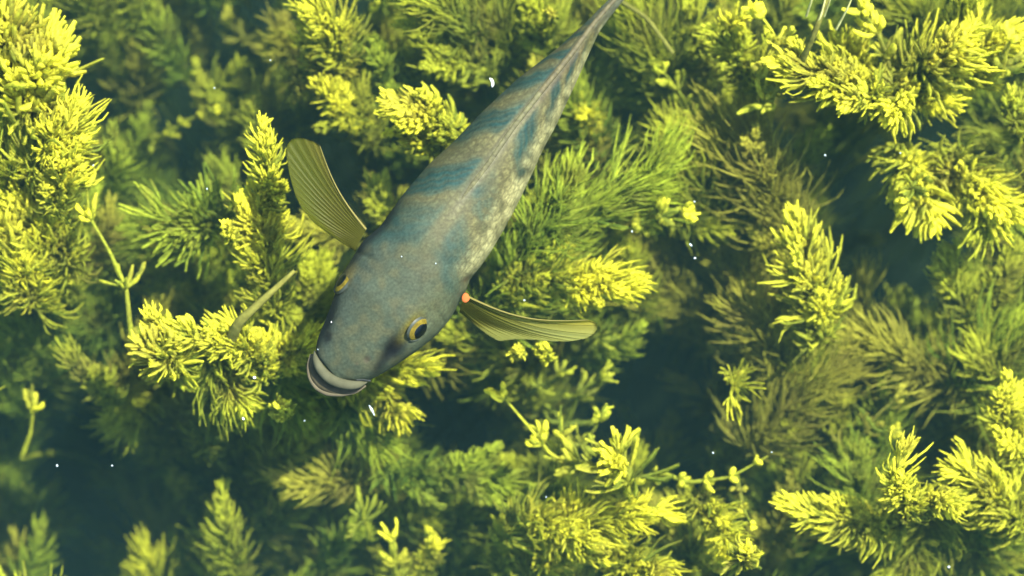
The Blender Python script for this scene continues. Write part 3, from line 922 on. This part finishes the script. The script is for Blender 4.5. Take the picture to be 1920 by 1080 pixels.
blend(dark, 1.0 * ell(741, 650, 31, 19))
blend(dark, 0.75 * ell(716, 680, 30, 10, np.array([0.55, -0.83])))
blend(dark, 0.95 * ell(613, 603, 50, 13, np.array([0.42, -0.90])))
blend(dark, 0.8 * ell(617, 632, 14, 8, np.array([0.42, -0.90])))
blend(lin(45, 60, 66), 0.85 * sm(-tn, 0.80, 0.95) * (1 - sm(S2, 280, 360)))  # left edge of the head painted dark, standing in for its shaded side
blend(lin(190, 180, 70), 0.8 * ell(772, 612, 34, 12))
blend(lin(180, 165, 90), 0.6 * ell(655, 518, 26, 10, np.array([0.5, -0.86])))
blend(brown, 0.7 * ell(690, 673, 8, 6))
blend(brown, 0.5 * ell(671, 681, 4, 3))
blend(lin(110, 80, 60), 0.7 * ell(874, 524, 8, 5))
# dorsal line
rl = np.exp(-((tt - tc[:, None] - 1) / 6.5) ** 4) * sm(S2, 330, 420)
blend(lin(185, 182, 140), 0.75 * rl)
rl2 = np.exp(-((tt - tc[:, None] + 8) / 2.2) ** 2) * sm(S2, 400, 470)
blend(lin(70, 80, 75), 0.5 * rl2)
rl3 = np.exp(-((tt - tc[:, None] - 9) / 5) ** 2) * sm(S2, 560, 660)
blend(lin(175, 140, 105), 0.35 * rl3)
blend(lin(190, 190, 110), 0.6 * np.exp(-(((PXs - 1105) / 12) ** 2 + ((PYs - 85) / 22) ** 2)))
tail_f = sm(S2, 780, 860)
blend(lin(235, 240, 190), 0.7 * tail_f)
# pale belly
blend(lin(205, 205, 165), sm(-BZ + 0 * T, 0.2, 0.7))
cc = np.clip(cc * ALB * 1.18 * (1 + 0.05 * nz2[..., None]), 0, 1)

# faces
ii = np.arange(NS - 1)[:, None] * NA
jj = np.arange(NA)[None, :]
j2 = (jj + 1) % NA
BF = np.stack([ii + jj, ii + j2, ii + NA + j2, ii + NA + jj], -1).reshape(-1, 4)


def fish_material():
    m, nt, out = new_mat("fish_skin")
    N, L = nt.nodes, nt.links
    at = N.new("ShaderNodeAttribute"); at.attribute_name = "tint"
    tc_ = N.new("ShaderNodeTexCoord")
    mp = N.new("ShaderNodeMapping")
    mp.inputs["Rotation"].default_value = (0, 0, -math.atan2(0.785, 0.62))
    L.new(tc_.outputs["Object"], mp.inputs["Vector"])
    sc_ = N.new("ShaderNodeVectorMath"); sc_.operation = 'MULTIPLY'; sc_.inputs[1].default_value = (0.85, 1.15, 0.9)
    L.new(mp.outputs[0], sc_.inputs[0])
    v1 = N.new("ShaderNodeTexVoronoi"); v1.feature = 'DISTANCE_TO_EDGE'; v1.inputs["Scale"].default_value = 135
    v1.inputs["Randomness"].default_value = 0.5
    L.new(sc_.outputs[0], v1.inputs["Vector"])
    e = N.new("ShaderNodeMapRange"); e.inputs["From Min"].default_value = 0.02; e.inputs["From Max"].default_value = 0.26
    e.inputs["To Min"].default_value = 1.0; e.inputs["To Max"].default_value = 0.0
    L.new(v1.outputs["Distance"], e.inputs["Value"])
    # lightness of the ground decides how far the net shows
    sep = N.new("ShaderNodeSeparateColor"); L.new(at.outputs["Color"], sep.inputs[0])
    k = N.new("ShaderNodeMapRange"); k.inputs["From Min"].default_value = 0.024; k.inputs["From Max"].default_value = 0.046
    k.inputs["To Min"].default_value = 0.0; k.inputs["To Max"].default_value = 0.42
    L.new(sep.outputs[0], k.inputs["Value"])
    mu = N.new("ShaderNodeMath"); mu.operation = 'MULTIPLY'
    L.new(e.outputs[0], mu.inputs[0]); L.new(k.outputs[0], mu.inputs[1])
    n1 = N.new("ShaderNodeTexNoise"); n1.inputs["Scale"].default_value = 70; n1.inputs["Detail"].default_value = 6; n1.inputs["Roughness"].default_value = 0.7
    L.new(tc_.outputs["Object"], n1.inputs["Vector"])
    n3 = N.new("ShaderNodeTexNoise"); n3.inputs["Scale"].default_value = 420; n3.inputs["Detail"].default_value = 3
    L.new(tc_.outputs["Object"], n3.inputs["Vector"])
    r = N.new("ShaderNodeMapRange"); r.inputs["From Min"].default_value = 0.3; r.inputs["From Max"].default_value = 0.7
    r.inputs["To Min"].default_value = 0.82; r.inputs["To Max"].default_value = 1.18
    L.new(n1.outputs["Fac"], r.inputs["Value"])
    r3 = N.new("ShaderNodeMapRange"); r3.inputs["From Min"].default_value = 0.3; r3.inputs["From Max"].default_value = 0.7
    r3.inputs["To Min"].default_value = 0.75; r3.inputs["To Max"].default_value = 1.25
    L.new(n3.outputs["Fac"], r3.inputs["Value"])
    a1 = N.new("ShaderNodeMix"); a1.data_type = 'RGBA'; a1.blend_type = 'MULTIPLY'; a1.inputs[0].default_value = 1
    L.new(at.outputs["Color"], a1.inputs[6]); L.new(r.outputs[0], a1.inputs[7])
    a3 = N.new("ShaderNodeMix"); a3.data_type = 'RGBA'; a3.blend_type = 'MULTIPLY'; a3.inputs[0].default_value = 1
    L.new(a1.outputs[2], a3.inputs[6]); L.new(r3.outputs[0], a3.inputs[7])
    a2 = N.new("ShaderNodeMix"); a2.data_type = 'RGBA'
    L.new(mu.outputs[0], a2.inputs[0]); L.new(a3.outputs[2], a2.inputs[6]); a2.inputs[7].default_value = (0.018, 0.016, 0.009, 1)
    pb = N.new("ShaderNodeBsdfPrincipled"); pb.inputs["Roughness"].default_value = 0.62; pb.inputs["Specular IOR Level"].default_value = 0.12
    L.new(a2.outputs[2], pb.inputs["Base Color"])
    bp = N.new("ShaderNodeBump"); bp.inputs["Strength"].default_value = 0.35; bp.inputs["Distance"].default_value = 0.001
    L.new(v1.outputs["Distance"], bp.inputs["Height"])
    bp2 = N.new("ShaderNodeBump"); bp2.inputs["Strength"].default_value = 0.3; bp2.inputs["Distance"].default_value = 0.001
    L.new(n1.outputs["Fac"], bp2.inputs["Height"]); L.new(bp.outputs[0], bp2.inputs["Normal"])
    L.new(bp2.outputs[0], pb.inputs["Normal"])
    L.new(pb.outputs[0], out.inputs["Surface"])
    return m


M_FISH = fish_material()
FO = P(860, 400, FZ)
fish = empty("fish", FO)
tag(fish, "large grey green fish with dark teal bands swimming down left below the surface", "fish")
bv = BV.reshape(-1, 3)
nose = BV[0].mean(0); tail_c = BV[-1].mean(0)
bv2 = np.concatenate([bv, [nose]])
cl2 = np.concatenate([cc.reshape(-1, 3), [cc[0].mean(0)]])
faces = [tuple(map(int, f)) for f in BF] + [(len(bv), (j + 1) % NA, j) for j in range(NA)] + [tuple((NS - 1) * NA + j for j in range(NA))]
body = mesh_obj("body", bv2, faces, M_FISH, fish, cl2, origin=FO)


def part_tube(name, pts, radii, mat, parent=fish, origin=None, sides=12, flat=1.0, nseg=40, round_ends=True):
    origin = FO if origin is None else origin
    line = poly_at([P(*p) for p in pts], nseg)
    r = np.interp(np.linspace(0, 1, nseg), np.linspace(0, 1, len(radii)), radii) * PX
    v, f = tubes(line[None], r[None], sides, flat)
    faces = [tuple(map(int, x)) for x in f] + [tuple(range(sides))[::-1], tuple((nseg - 1) * sides + j for j in range(sides))]
    return mesh_obj(name, v, faces, mat, parent, origin=origin)


M_LIP = plain("pale_lip", (0.044, 0.044, 0.026), 0.7, 0.0, noise=90, bump=0.2, amp=0.15)
M_JAW = plain("brown_jaw", (0.036, 0.030, 0.016), 0.6, 0.05, noise=90, bump=0.2, amp=0.35)
M_RIM = plain("jaw_rim", (0.055, 0.046, 0.027), 0.6, 0.05, noise=90, bump=0.2, amp=0.2)
part_tube("upper_lip", [(590, 658, -.106), (593, 676, -.100), (601, 693, -.098), (614, 707, -.097), (632, 717, -.097), (652, 722, -.097), (670, 722, -.098), (688, 716, -.104)],
          [2, 6.5, 9, 10, 10.5, 10, 9, 7, 2], M_LIP, sides=16)
part_tube("lower_jaw", [(589, 664, -.116), (586, 686, -.113), (592, 706, -.111), (606, 721, -.110), (628, 729, -.110), (654, 730, -.111), (684, 722, -.116)],
          [4, 9, 11.5, 12.5, 12, 10, 4], M_JAW, sides=16)
part_tube("lower_lip", [(583, 664, -.116), (577.5, 686, -.113), (580, 707, -.111), (591, 726, -.110), (611, 738, -.109), (642, 739, -.109), (668, 734, -.110), (686, 723, -.113)],
          [2, 3.5, 4, 4.5, 5, 5, 4.5, 2], M_RIM, sides=12)
M_MOUTH = plain("mouth_corner_skin", (0.02, 0.022, 0.02), 0.8, 0.1)  # dull grey skin at the corner of the mouth
part_tube("mouth_corner", [(668, 712, -.097), (682, 710.5, -.099), (694, 714, -.105)], [2, 3.6, 2], M_MOUTH, sides=10)

# eyes
M_IRIS = plain("yellow_iris", (0.080, 0.060, 0.006), 0.5, 0.1, noise=260, amp=0.35)
M_PUPIL = plain("dark_pupil", (0.0008, 0.0018, 0.003), 0.3, 0.2)
M_BALL = plain("grey_eye_skin", (0.022, 0.026, 0.018), 0.5, 0.15, noise=200, amp=0.15)


def cap(center, n, R, depth, r0, r1, rings=8, seg=40, lift=0.0, long=None, stretch=1.0):
    """ring or cap on a flattened dome round n between radius fractions r0..r1"""
    n = n / np.linalg.norm(n)
    a = long - n * (long @ n); a /= np.linalg.norm(a)
    b = np.cross(n, a)
    vs = []
    rr = np.linspace(r0, r1, rings)
    for r in rr:
        h = depth * math.sqrt(max(0, 1 - r * r)) + lift
        for k in range(seg):
            th = 2 * math.pi * k / seg
            vs.append(center + (a * math.cos(th) * stretch + b * math.sin(th)) * r * R + n * h)
    fs = []
    for i in range(rings - 1):
        for k in range(seg):
            k2 = (k + 1) % seg
            fs.append((i * seg + k, i * seg + k2, (i + 1) * seg + k2, (i + 1) * seg + k))
    if r0 < 0.01:
        pass
    return np.array(vs), fs


def eye(px, py, z, n, R):
    c = P(px, py, z)
    ax3 = np.array([AX[0], -AX[1], 0])
    n = np.array(n, float); n /= np.linalg.norm(n)
    v, f = cap(c, n, R, R * 0.36, 0.001, 1.0, 14, 40, 0.0, ax3, 1.0)
    e = mesh_obj("eye", v, f, M_BALL, fish, origin=FO)
    a = ax3 - n * (ax3 @ n); a /= np.linalg.norm(a)
    b = np.cross(n, a)
    if b[2] > 0: b = -b                       # towards the lower rim
    v, f = cap(c, n, R, R * 0.36, 0.55, 0.90, 10, 40, 0.0004, ax3)
    mesh_obj("iris", v, f, M_IRIS, e, origin=FO)
    v, f = cap(c + b * R * 0.16, n, R * 0.74, R * 0.28, 0.001, 1.0, 8, 40, R * 0.17, ax3)
    mesh_obj("pupil", v, f, M_PUPIL, e, origin=FO)
    th = np.linspace(-1.45, 1.45, 24)
    line = c[None] + (a[None] * np.sin(th)[:, None] * 1.02 + b[None] * np.cos(th)[:, None] * 0.96) * R + n[None] * R * 0.12
    v, f = tubes(line[None], (np.interp(np.arange(24), [0, 12, 23], [1.0, 6.0, 1.0]) * PX)[None], 8)
    mesh_obj("eyelid", v, f, M_BALL, e, origin=FO)
    return e


pr3 = np.array([PR[0], -PR[1], 0])
eye(782, 615, surf_z(783, 616) - 0.0035, pr3 * 0.86 + np.array([0, 0, 0.50]), 26 * PX)
eye(648, 530, surf_z(646, 528) - 0.005, -pr3 * 0.93 + np.array([0, 0, 0.32]), 27 * PX)

# raised eyelid rims
# dorsal fin folded along the back
M_FIN = None


def fin_material(name, c1, c2, trans=0.45, alpha=1.0):
    m, nt, out = new_mat(name)
    N, L = nt.nodes, nt.links
    at = N.new("ShaderNodeAttribute"); at.attribute_name = "tint"
    pb = N.new("ShaderNodeBsdfPrincipled"); pb.inputs["Roughness"].default_value = 0.5; pb.inputs["Specular IOR Level"].default_value = 0.2
    L.new(at.outputs["Color"], pb.inputs["Base Color"])
    t = N.new("ShaderNodeBsdfTranslucent"); L.new(at.outputs["Color"], t.inputs["Color"])
    ms = N.new("ShaderNodeMixShader"); ms.inputs[0].default_value = trans
    L.new(pb.outputs[0], ms.inputs[1]); L.new(t.outputs[0], ms.inputs[2])
    tp = N.new("ShaderNodeBsdfTransparent"); tp.inputs["Color"].default_value = (0.95, 0.93, 0.7, 1)
    m2 = N.new("ShaderNodeMixShader"); m2.inputs[0].default_value = 0.22
    L.new(ms.outputs[0], m2.inputs[1]); L.new(tp.outputs[0], m2.inputs[2])
    L.new(m2.outputs[0], out.inputs["Surface"])
    return m


M_FIN = fin_material("fin_membrane", None, None)
M_RAY = plain("fin_ray", (0.055, 0.056, 0.006), 0.6, 0.05, trans=0.5)
M_RAYL = plain("pale_fin_ray", (0.14, 0.12, 0.03), 0.5, 0.15, trans=0.3)


def solid_sheet(top, thick):
    """top (U,V,3) grid -> closed thin slab"""
    U, V, _ = top.shape
    du = np.gradient(top, axis=0); dv = np.gradient(top, axis=1)
    nrm = norm(np.cross(du, dv))
    edge = np.ones((U, V)); edge[0] = edge[-1] = 0.2; edge[:, 0] = edge[:, -1] = 0.2
    a = top + nrm * (thick * edge)[..., None]; b = top - nrm * (thick * edge)[..., None]
    v = np.concatenate([a.reshape(-1, 3), b.reshape(-1, 3)])
    idx = np.arange(U * V).reshape(U, V)
    f = np.stack([idx[:-1, :-1], idx[1:, :-1], idx[1:, 1:], idx[:-1, 1:]], -1).reshape(-1, 4)
    g = f[:, ::-1] + U * V
    fs = [f, g]
    o = U * V
    for row in (idx[0], idx[-1], idx[:, 0], idx[:, -1]):
        fs.append(np.stack([row[:-1], row[1:], row[1:] + o, row[:-1] + o], -1))
    return v, np.concatenate(fs)


def pectoral(base, outer, zb, zt, nrays, bulge, c_in, c_out, c_lead, zwave, zdrop=0.0, side=1):
    U, V = 40, 121
    base = poly_at(base, V); outer = poly_at(outer, V)
    u = np.linspace(0, 1, U)[:, None]
    vv = np.linspace(0, 1, V)[None, :]
    pxy = base[None] * (1 - u[..., None]) + outer[None] * u[..., None]
    d = outer - base
    perp = np.stack([-d[:, 1], d[:, 0]], 1); perp = perp / np.linalg.norm(perp, axis=1, keepdims=True)
    pxy = pxy + side * perp[None] * (bulge * np.sin(math.pi * u) * (1 - vv))[..., None]
    ridge = np.cos(vv * nrays * 2 * math.pi)
    z = zb + (zt - zb) * u + zdrop * vv * (0.4 + 0.6 * np.sin(math.pi * u * 0.8)) + zwave * ridge * (0.3 + u * 0.7) * 1.0
    zz = z
    # ragged outer edge
    pts = np.stack([(pxy[..., 0] - 960), (540 - pxy[..., 1])], -1) * ((CAM_H - zz) * 36 / LENS / 1920)[..., None]
    G = np.concatenate([pts, zz[..., None]], -1)
    v, f = solid_sheet(G, 0.00035)
    lead = np.exp(-(vv / 0.10) ** 2)
    mixu = sm(u, 0.15, 0.75)
    c = np.array(c_in) * (1 - mixu[..., None]) + np.array(c_out) * mixu[..., None] + 0 * vv[..., None]
    stripe = 0.5 + 0.5 * ridge
    c = c * (0.86 + 0.16 * stripe)[..., None]
    c = c * (1 - lead[..., None]) + np.array(c_lead) * lead[..., None]
    c = np.broadcast_to(c, G.shape).reshape(-1, 3)
    fin = mesh_obj("pectoral_fin", v, f, M_FIN, fish, np.concatenate([c, c]), origin=FO)
    for k in range(nrays + 1):
        j = min(V - 1, int(round(k / nrays * (V - 1))))
        line = G[:, j].copy()
        line[:, 2] += 0.0003
        r = np.interp(np.linspace(0, 1, U), [0, 0.3, 1], [0.0007, 0.00045, 0.0002]) * (1.7 if k == 0 else 1)
        vv_, ff_ = tubes(line[None, ::3], r[None, ::3], 6)
        mesh_obj("fin_ray", vv_, ff_, M_RAYL if k == 0 else M_RAY, fin, origin=FO)
    return fin


pectoral([(686, 430), (678, 446), (666, 470)],
         [(600, 274), (586, 264), (564, 258), (546, 261), (538, 272), (537, 290), (540, 312), (544, 333), (553, 364), (565, 390), (587, 416), (616, 438), (646, 458)],
         -0.118, -0.10, 17, 10, (0.064, 0.060, 0.002), (0.058, 0.067, 0.003), (0.10, 0.088, 0.010), 0.00035, zdrop=-0.02, side=-1)
pectoral([(870, 553), (866, 568), (862, 584)],
         [(1102, 600), (1116, 605), (1121, 614), (1114, 626), (1098, 635), (1070, 640), (1035, 640), (1000, 637), (968, 636), (936, 640), (912, 626), (893, 610)],
         -0.118, -0.085, 13, -19, (0.17, 0.15, 0.010), (0.19, 0.20, 0.050), (0.30, 0.25, 0.022), 0.0003, zdrop=-0.045, side=-1)

# folded dorsal fin: low ridge with spines lying back
U = 160
s_d = np.linspace(380, 905, U)
tcd = np.interp(s_d, ss, tc); topd = np.interp(s_d, ss, TOP)
wd = np.interp(s_d, [380, 430, 700, 860, 905], [1, 4.5, 5.5, 4, 1])
hd = np.interp(s_d, [380, 430, 700, 860, 905], [0.0002, 0.0016, 0.0022, 0.0014, 0.0002])
V = 13
th = np.linspace(0, math.pi, V)
q = A0[None, None] + AX[None, None] * s_d[:, None, None] + PR[None, None] * (tcd[:, None] - 1 + wd[:, None] * np.cos(th)[None])[..., None]
zt_ = topd[:, None] - 0.0006 + (hd[:, None]) * np.sin(th)[None] + 0.0001 * np.sin(s_d * 0.21)[:, None] * np.sin(th)[None]
G = np.concatenate([np.stack([(q[..., 0] - 960) * wz, (540 - q[..., 1]) * wz], -1), zt_[..., None]], -1)
idx = np.arange(U * V).reshape(U, V)
f = np.stack([idx[:-1, :-1], idx[1:, :-1], idx[1:, 1:], idx[:-1, 1:]], -1).reshape(-1, 4)
cd = np.zeros((U, V, 3)) + lin(188, 186, 128) * ALB
cd *= (0.93 + 0.07 * np.sin(s_d * 0.21))[:, None, None]
cd[s_d > 640] = cd[s_d > 640] * 0.65 + 0.35 * lin(165, 135, 100) * ALB
mesh_obj("dorsal_fin", G.reshape(-1, 3), f, M_FISH, fish, cd.reshape(-1, 3), origin=FO)

# tail fin, beyond the top border
U, V = 24, 41
uu = np.linspace(0, 1, U)[:, None]; vv = np.linspace(-1, 1, V)[None, :]
s_t = 985 + 190 * uu * (0.82 + 0.18 * np.abs(vv))
hh = (0.021 + 0.055 * uu ** 0.8) * vv
q = A0[None, None] + AX[None, None] * s_t[..., None] + PR[None, None] * (np.interp(s_t, ss, tc) + 6 * np.sin(uu * 2.5))[..., None]
G = np.concatenate([np.stack([(q[..., 0] - 960) * wz, (540 - q[..., 1]) * wz], -1), (float(TOP[-1] - HH[-1]) + hh)[..., None]], -1)
v, f = solid_sheet(G, 0.0007)
mesh_obj("tail_fin", v, f, M_FIN, fish, np.zeros((len(v), 3)) + np.array([0.09, 0.09, 0.045]), origin=FO)

# the orange red spot at the root of the right fin
M_SPOT = plain("orange_spot", (0.25, 0.062, 0.018), 0.8, 0.0)


def blob(name, px, py, z, r, mat, parent=None, stretch=(1, 1, 1), rot=0.0, seed=0, label=None, cat=None, group=None):
    import bmesh
    bm = bmesh.new()
    bmesh.ops.create_icosphere(bm, subdivisions=2, radius=1)
    rr = random.Random(seed)
    for vtx in bm.verts:
        vtx.co *= 1 + rr.uniform(-0.13, 0.13)
        vtx.co = Vector((vtx.co.x * r * PX * stretch[0], vtx.co.y * r * PX * stretch[1], vtx.co.z * r * PX * stretch[2]))
    me = bpy.data.meshes.new(name); bm.to_mesh(me); bm.free()
    me.polygons.foreach_set("use_smooth", np.ones(len(me.polygons), dtype=bool))
    me.materials.append(mat)
    o = bpy.data.objects.new(name, me); COL.objects.link(o)
    loc = P(px, py, z)
    if parent is not None:
        o.parent = parent; loc = loc - FO
    o.location = loc; o.rotation_euler.z = rot
    if label: tag(o, label, cat, group)
    return o


blob("orange_spot", 873, 559, -0.097, 8.5, M_SPOT, fish, (0.85, 1.1, 0.25), seed=3)

# ------------------------------------------------------------------ specks and flakes drifting near the surface
M_SPECK = plain("white_speck", (0.55, 0.56, 0.54), 0.5, 0.2)
M_GLINT = plain("grey_speck", (0.20, 0.24, 0.24), 0.5, 0.2)
v_line = [(918, 147, -.125), (922, 150, -.123), (924, 156, -.123), (923, 163, -.125)]
line = poly_at([P(*p) for p in v_line], 16)
v, f = tubes(line[None], np.interp(np.arange(16), [0, 4, 12, 15], [1.2, 2.8, 3.0, 1.5])[None] * PX, 8, 0.6)
o = mesh_obj("floating_flake", v, f, M_SPECK, None, origin=line[0]); o.location = line[0]
tag(o, "white curved flake floating left of the fish's tail stalk", "flake")
v_line = [(692, 760, -.03), (697, 768, -.028), (702, 779, -.03)]
line = poly_at([P(*p) for p in v_line], 12)
v, f = tubes(line[None], np.interp(np.arange(12), [0, 5, 11], [1, 2.4, 0.8])[None] * PX, 8, 0.5)
o = mesh_obj("floating_flake", v, f, M_GLINT, None, origin=line[0]); o.location = line[0]
tag(o, "pale sliver floating just below the fish's mouth", "flake")
for i, (x, y, r, lab) in enumerate([
        (477, 708, 4.2, "white speck on the lit mound left of the mouth"), (456, 785, 4.0, "white speck left of the small yellow ball"),
        (571, 789, 2.6, "tiny speck right under the small yellow ball"), (1303, 484, 3.6, "pale speck in the brown tangle, the lower of two"),
        (1295, 459, 3.8, "long pale speck in the brown tangle, the upper of two"), (107, 873, 4.0, "grey speck in the dark by the thin pale sprig"),
        (210, 873, 2.8, "small grey speck above the two-speck tuft, lower left"), (1337, 849, 3.4, "grey speck over the knobbly stem"),
        (1185, 434, 3.2, "faint speck below the bright star sprig"), (1779, 1063, 4.5, "pale speck near the bottom border, right"),
        (1547, 291, 3.4, "grey speck in the large upper dark pool"), (622, 604, 3.4, "white speck on the dark side of the fish's head"),
        (983, 563, 3.2, "grey speck above the right fin"), (753, 481, 2.4, "tiny pale speck on the fish's forehead"),
        (817, 494, 2.4, "tiny pale speck on the fish's nape"), (507, 113, 2.4, "tiny speck left of the rounded tufts, upper"),
        (402, 165, 2.6, "tiny speck over the brown sprigs"), (388, 354, 2.8, "small grey speck at the edge of the large green fan"),
        (1688, 287, 2.6, "small speck by the hanging yellow shoot"), (1302, 378, 2.8, "small speck right of the bright star sprig"),
        (596, 655, 2.0, "tiny speck at the fish's upper lip"), (1447, 848, 2.4, "tiny speck at the knobbly stem's right end"),
        (175, 310, 2.6, "small speck on the narrow yellow tuft"), (1024, 932, 2.4, "tiny speck on the big bottom plume")]):
    mat = M_SPECK if "white" in lab else M_GLINT
    blob("floating_speck", x, y, (surf_z(x, y) + 0.0004) if "fish's" in lab and ("forehead" in lab or "nape" in lab or "head" in lab) else -0.02, r * 0.62, mat, None, (1.5 if "long" in lab else 1.0, 0.8, 0.6), rot=-0.8 * (i % 3), seed=i, label=lab, cat="speck",
         group="pale specks floating on the pond")
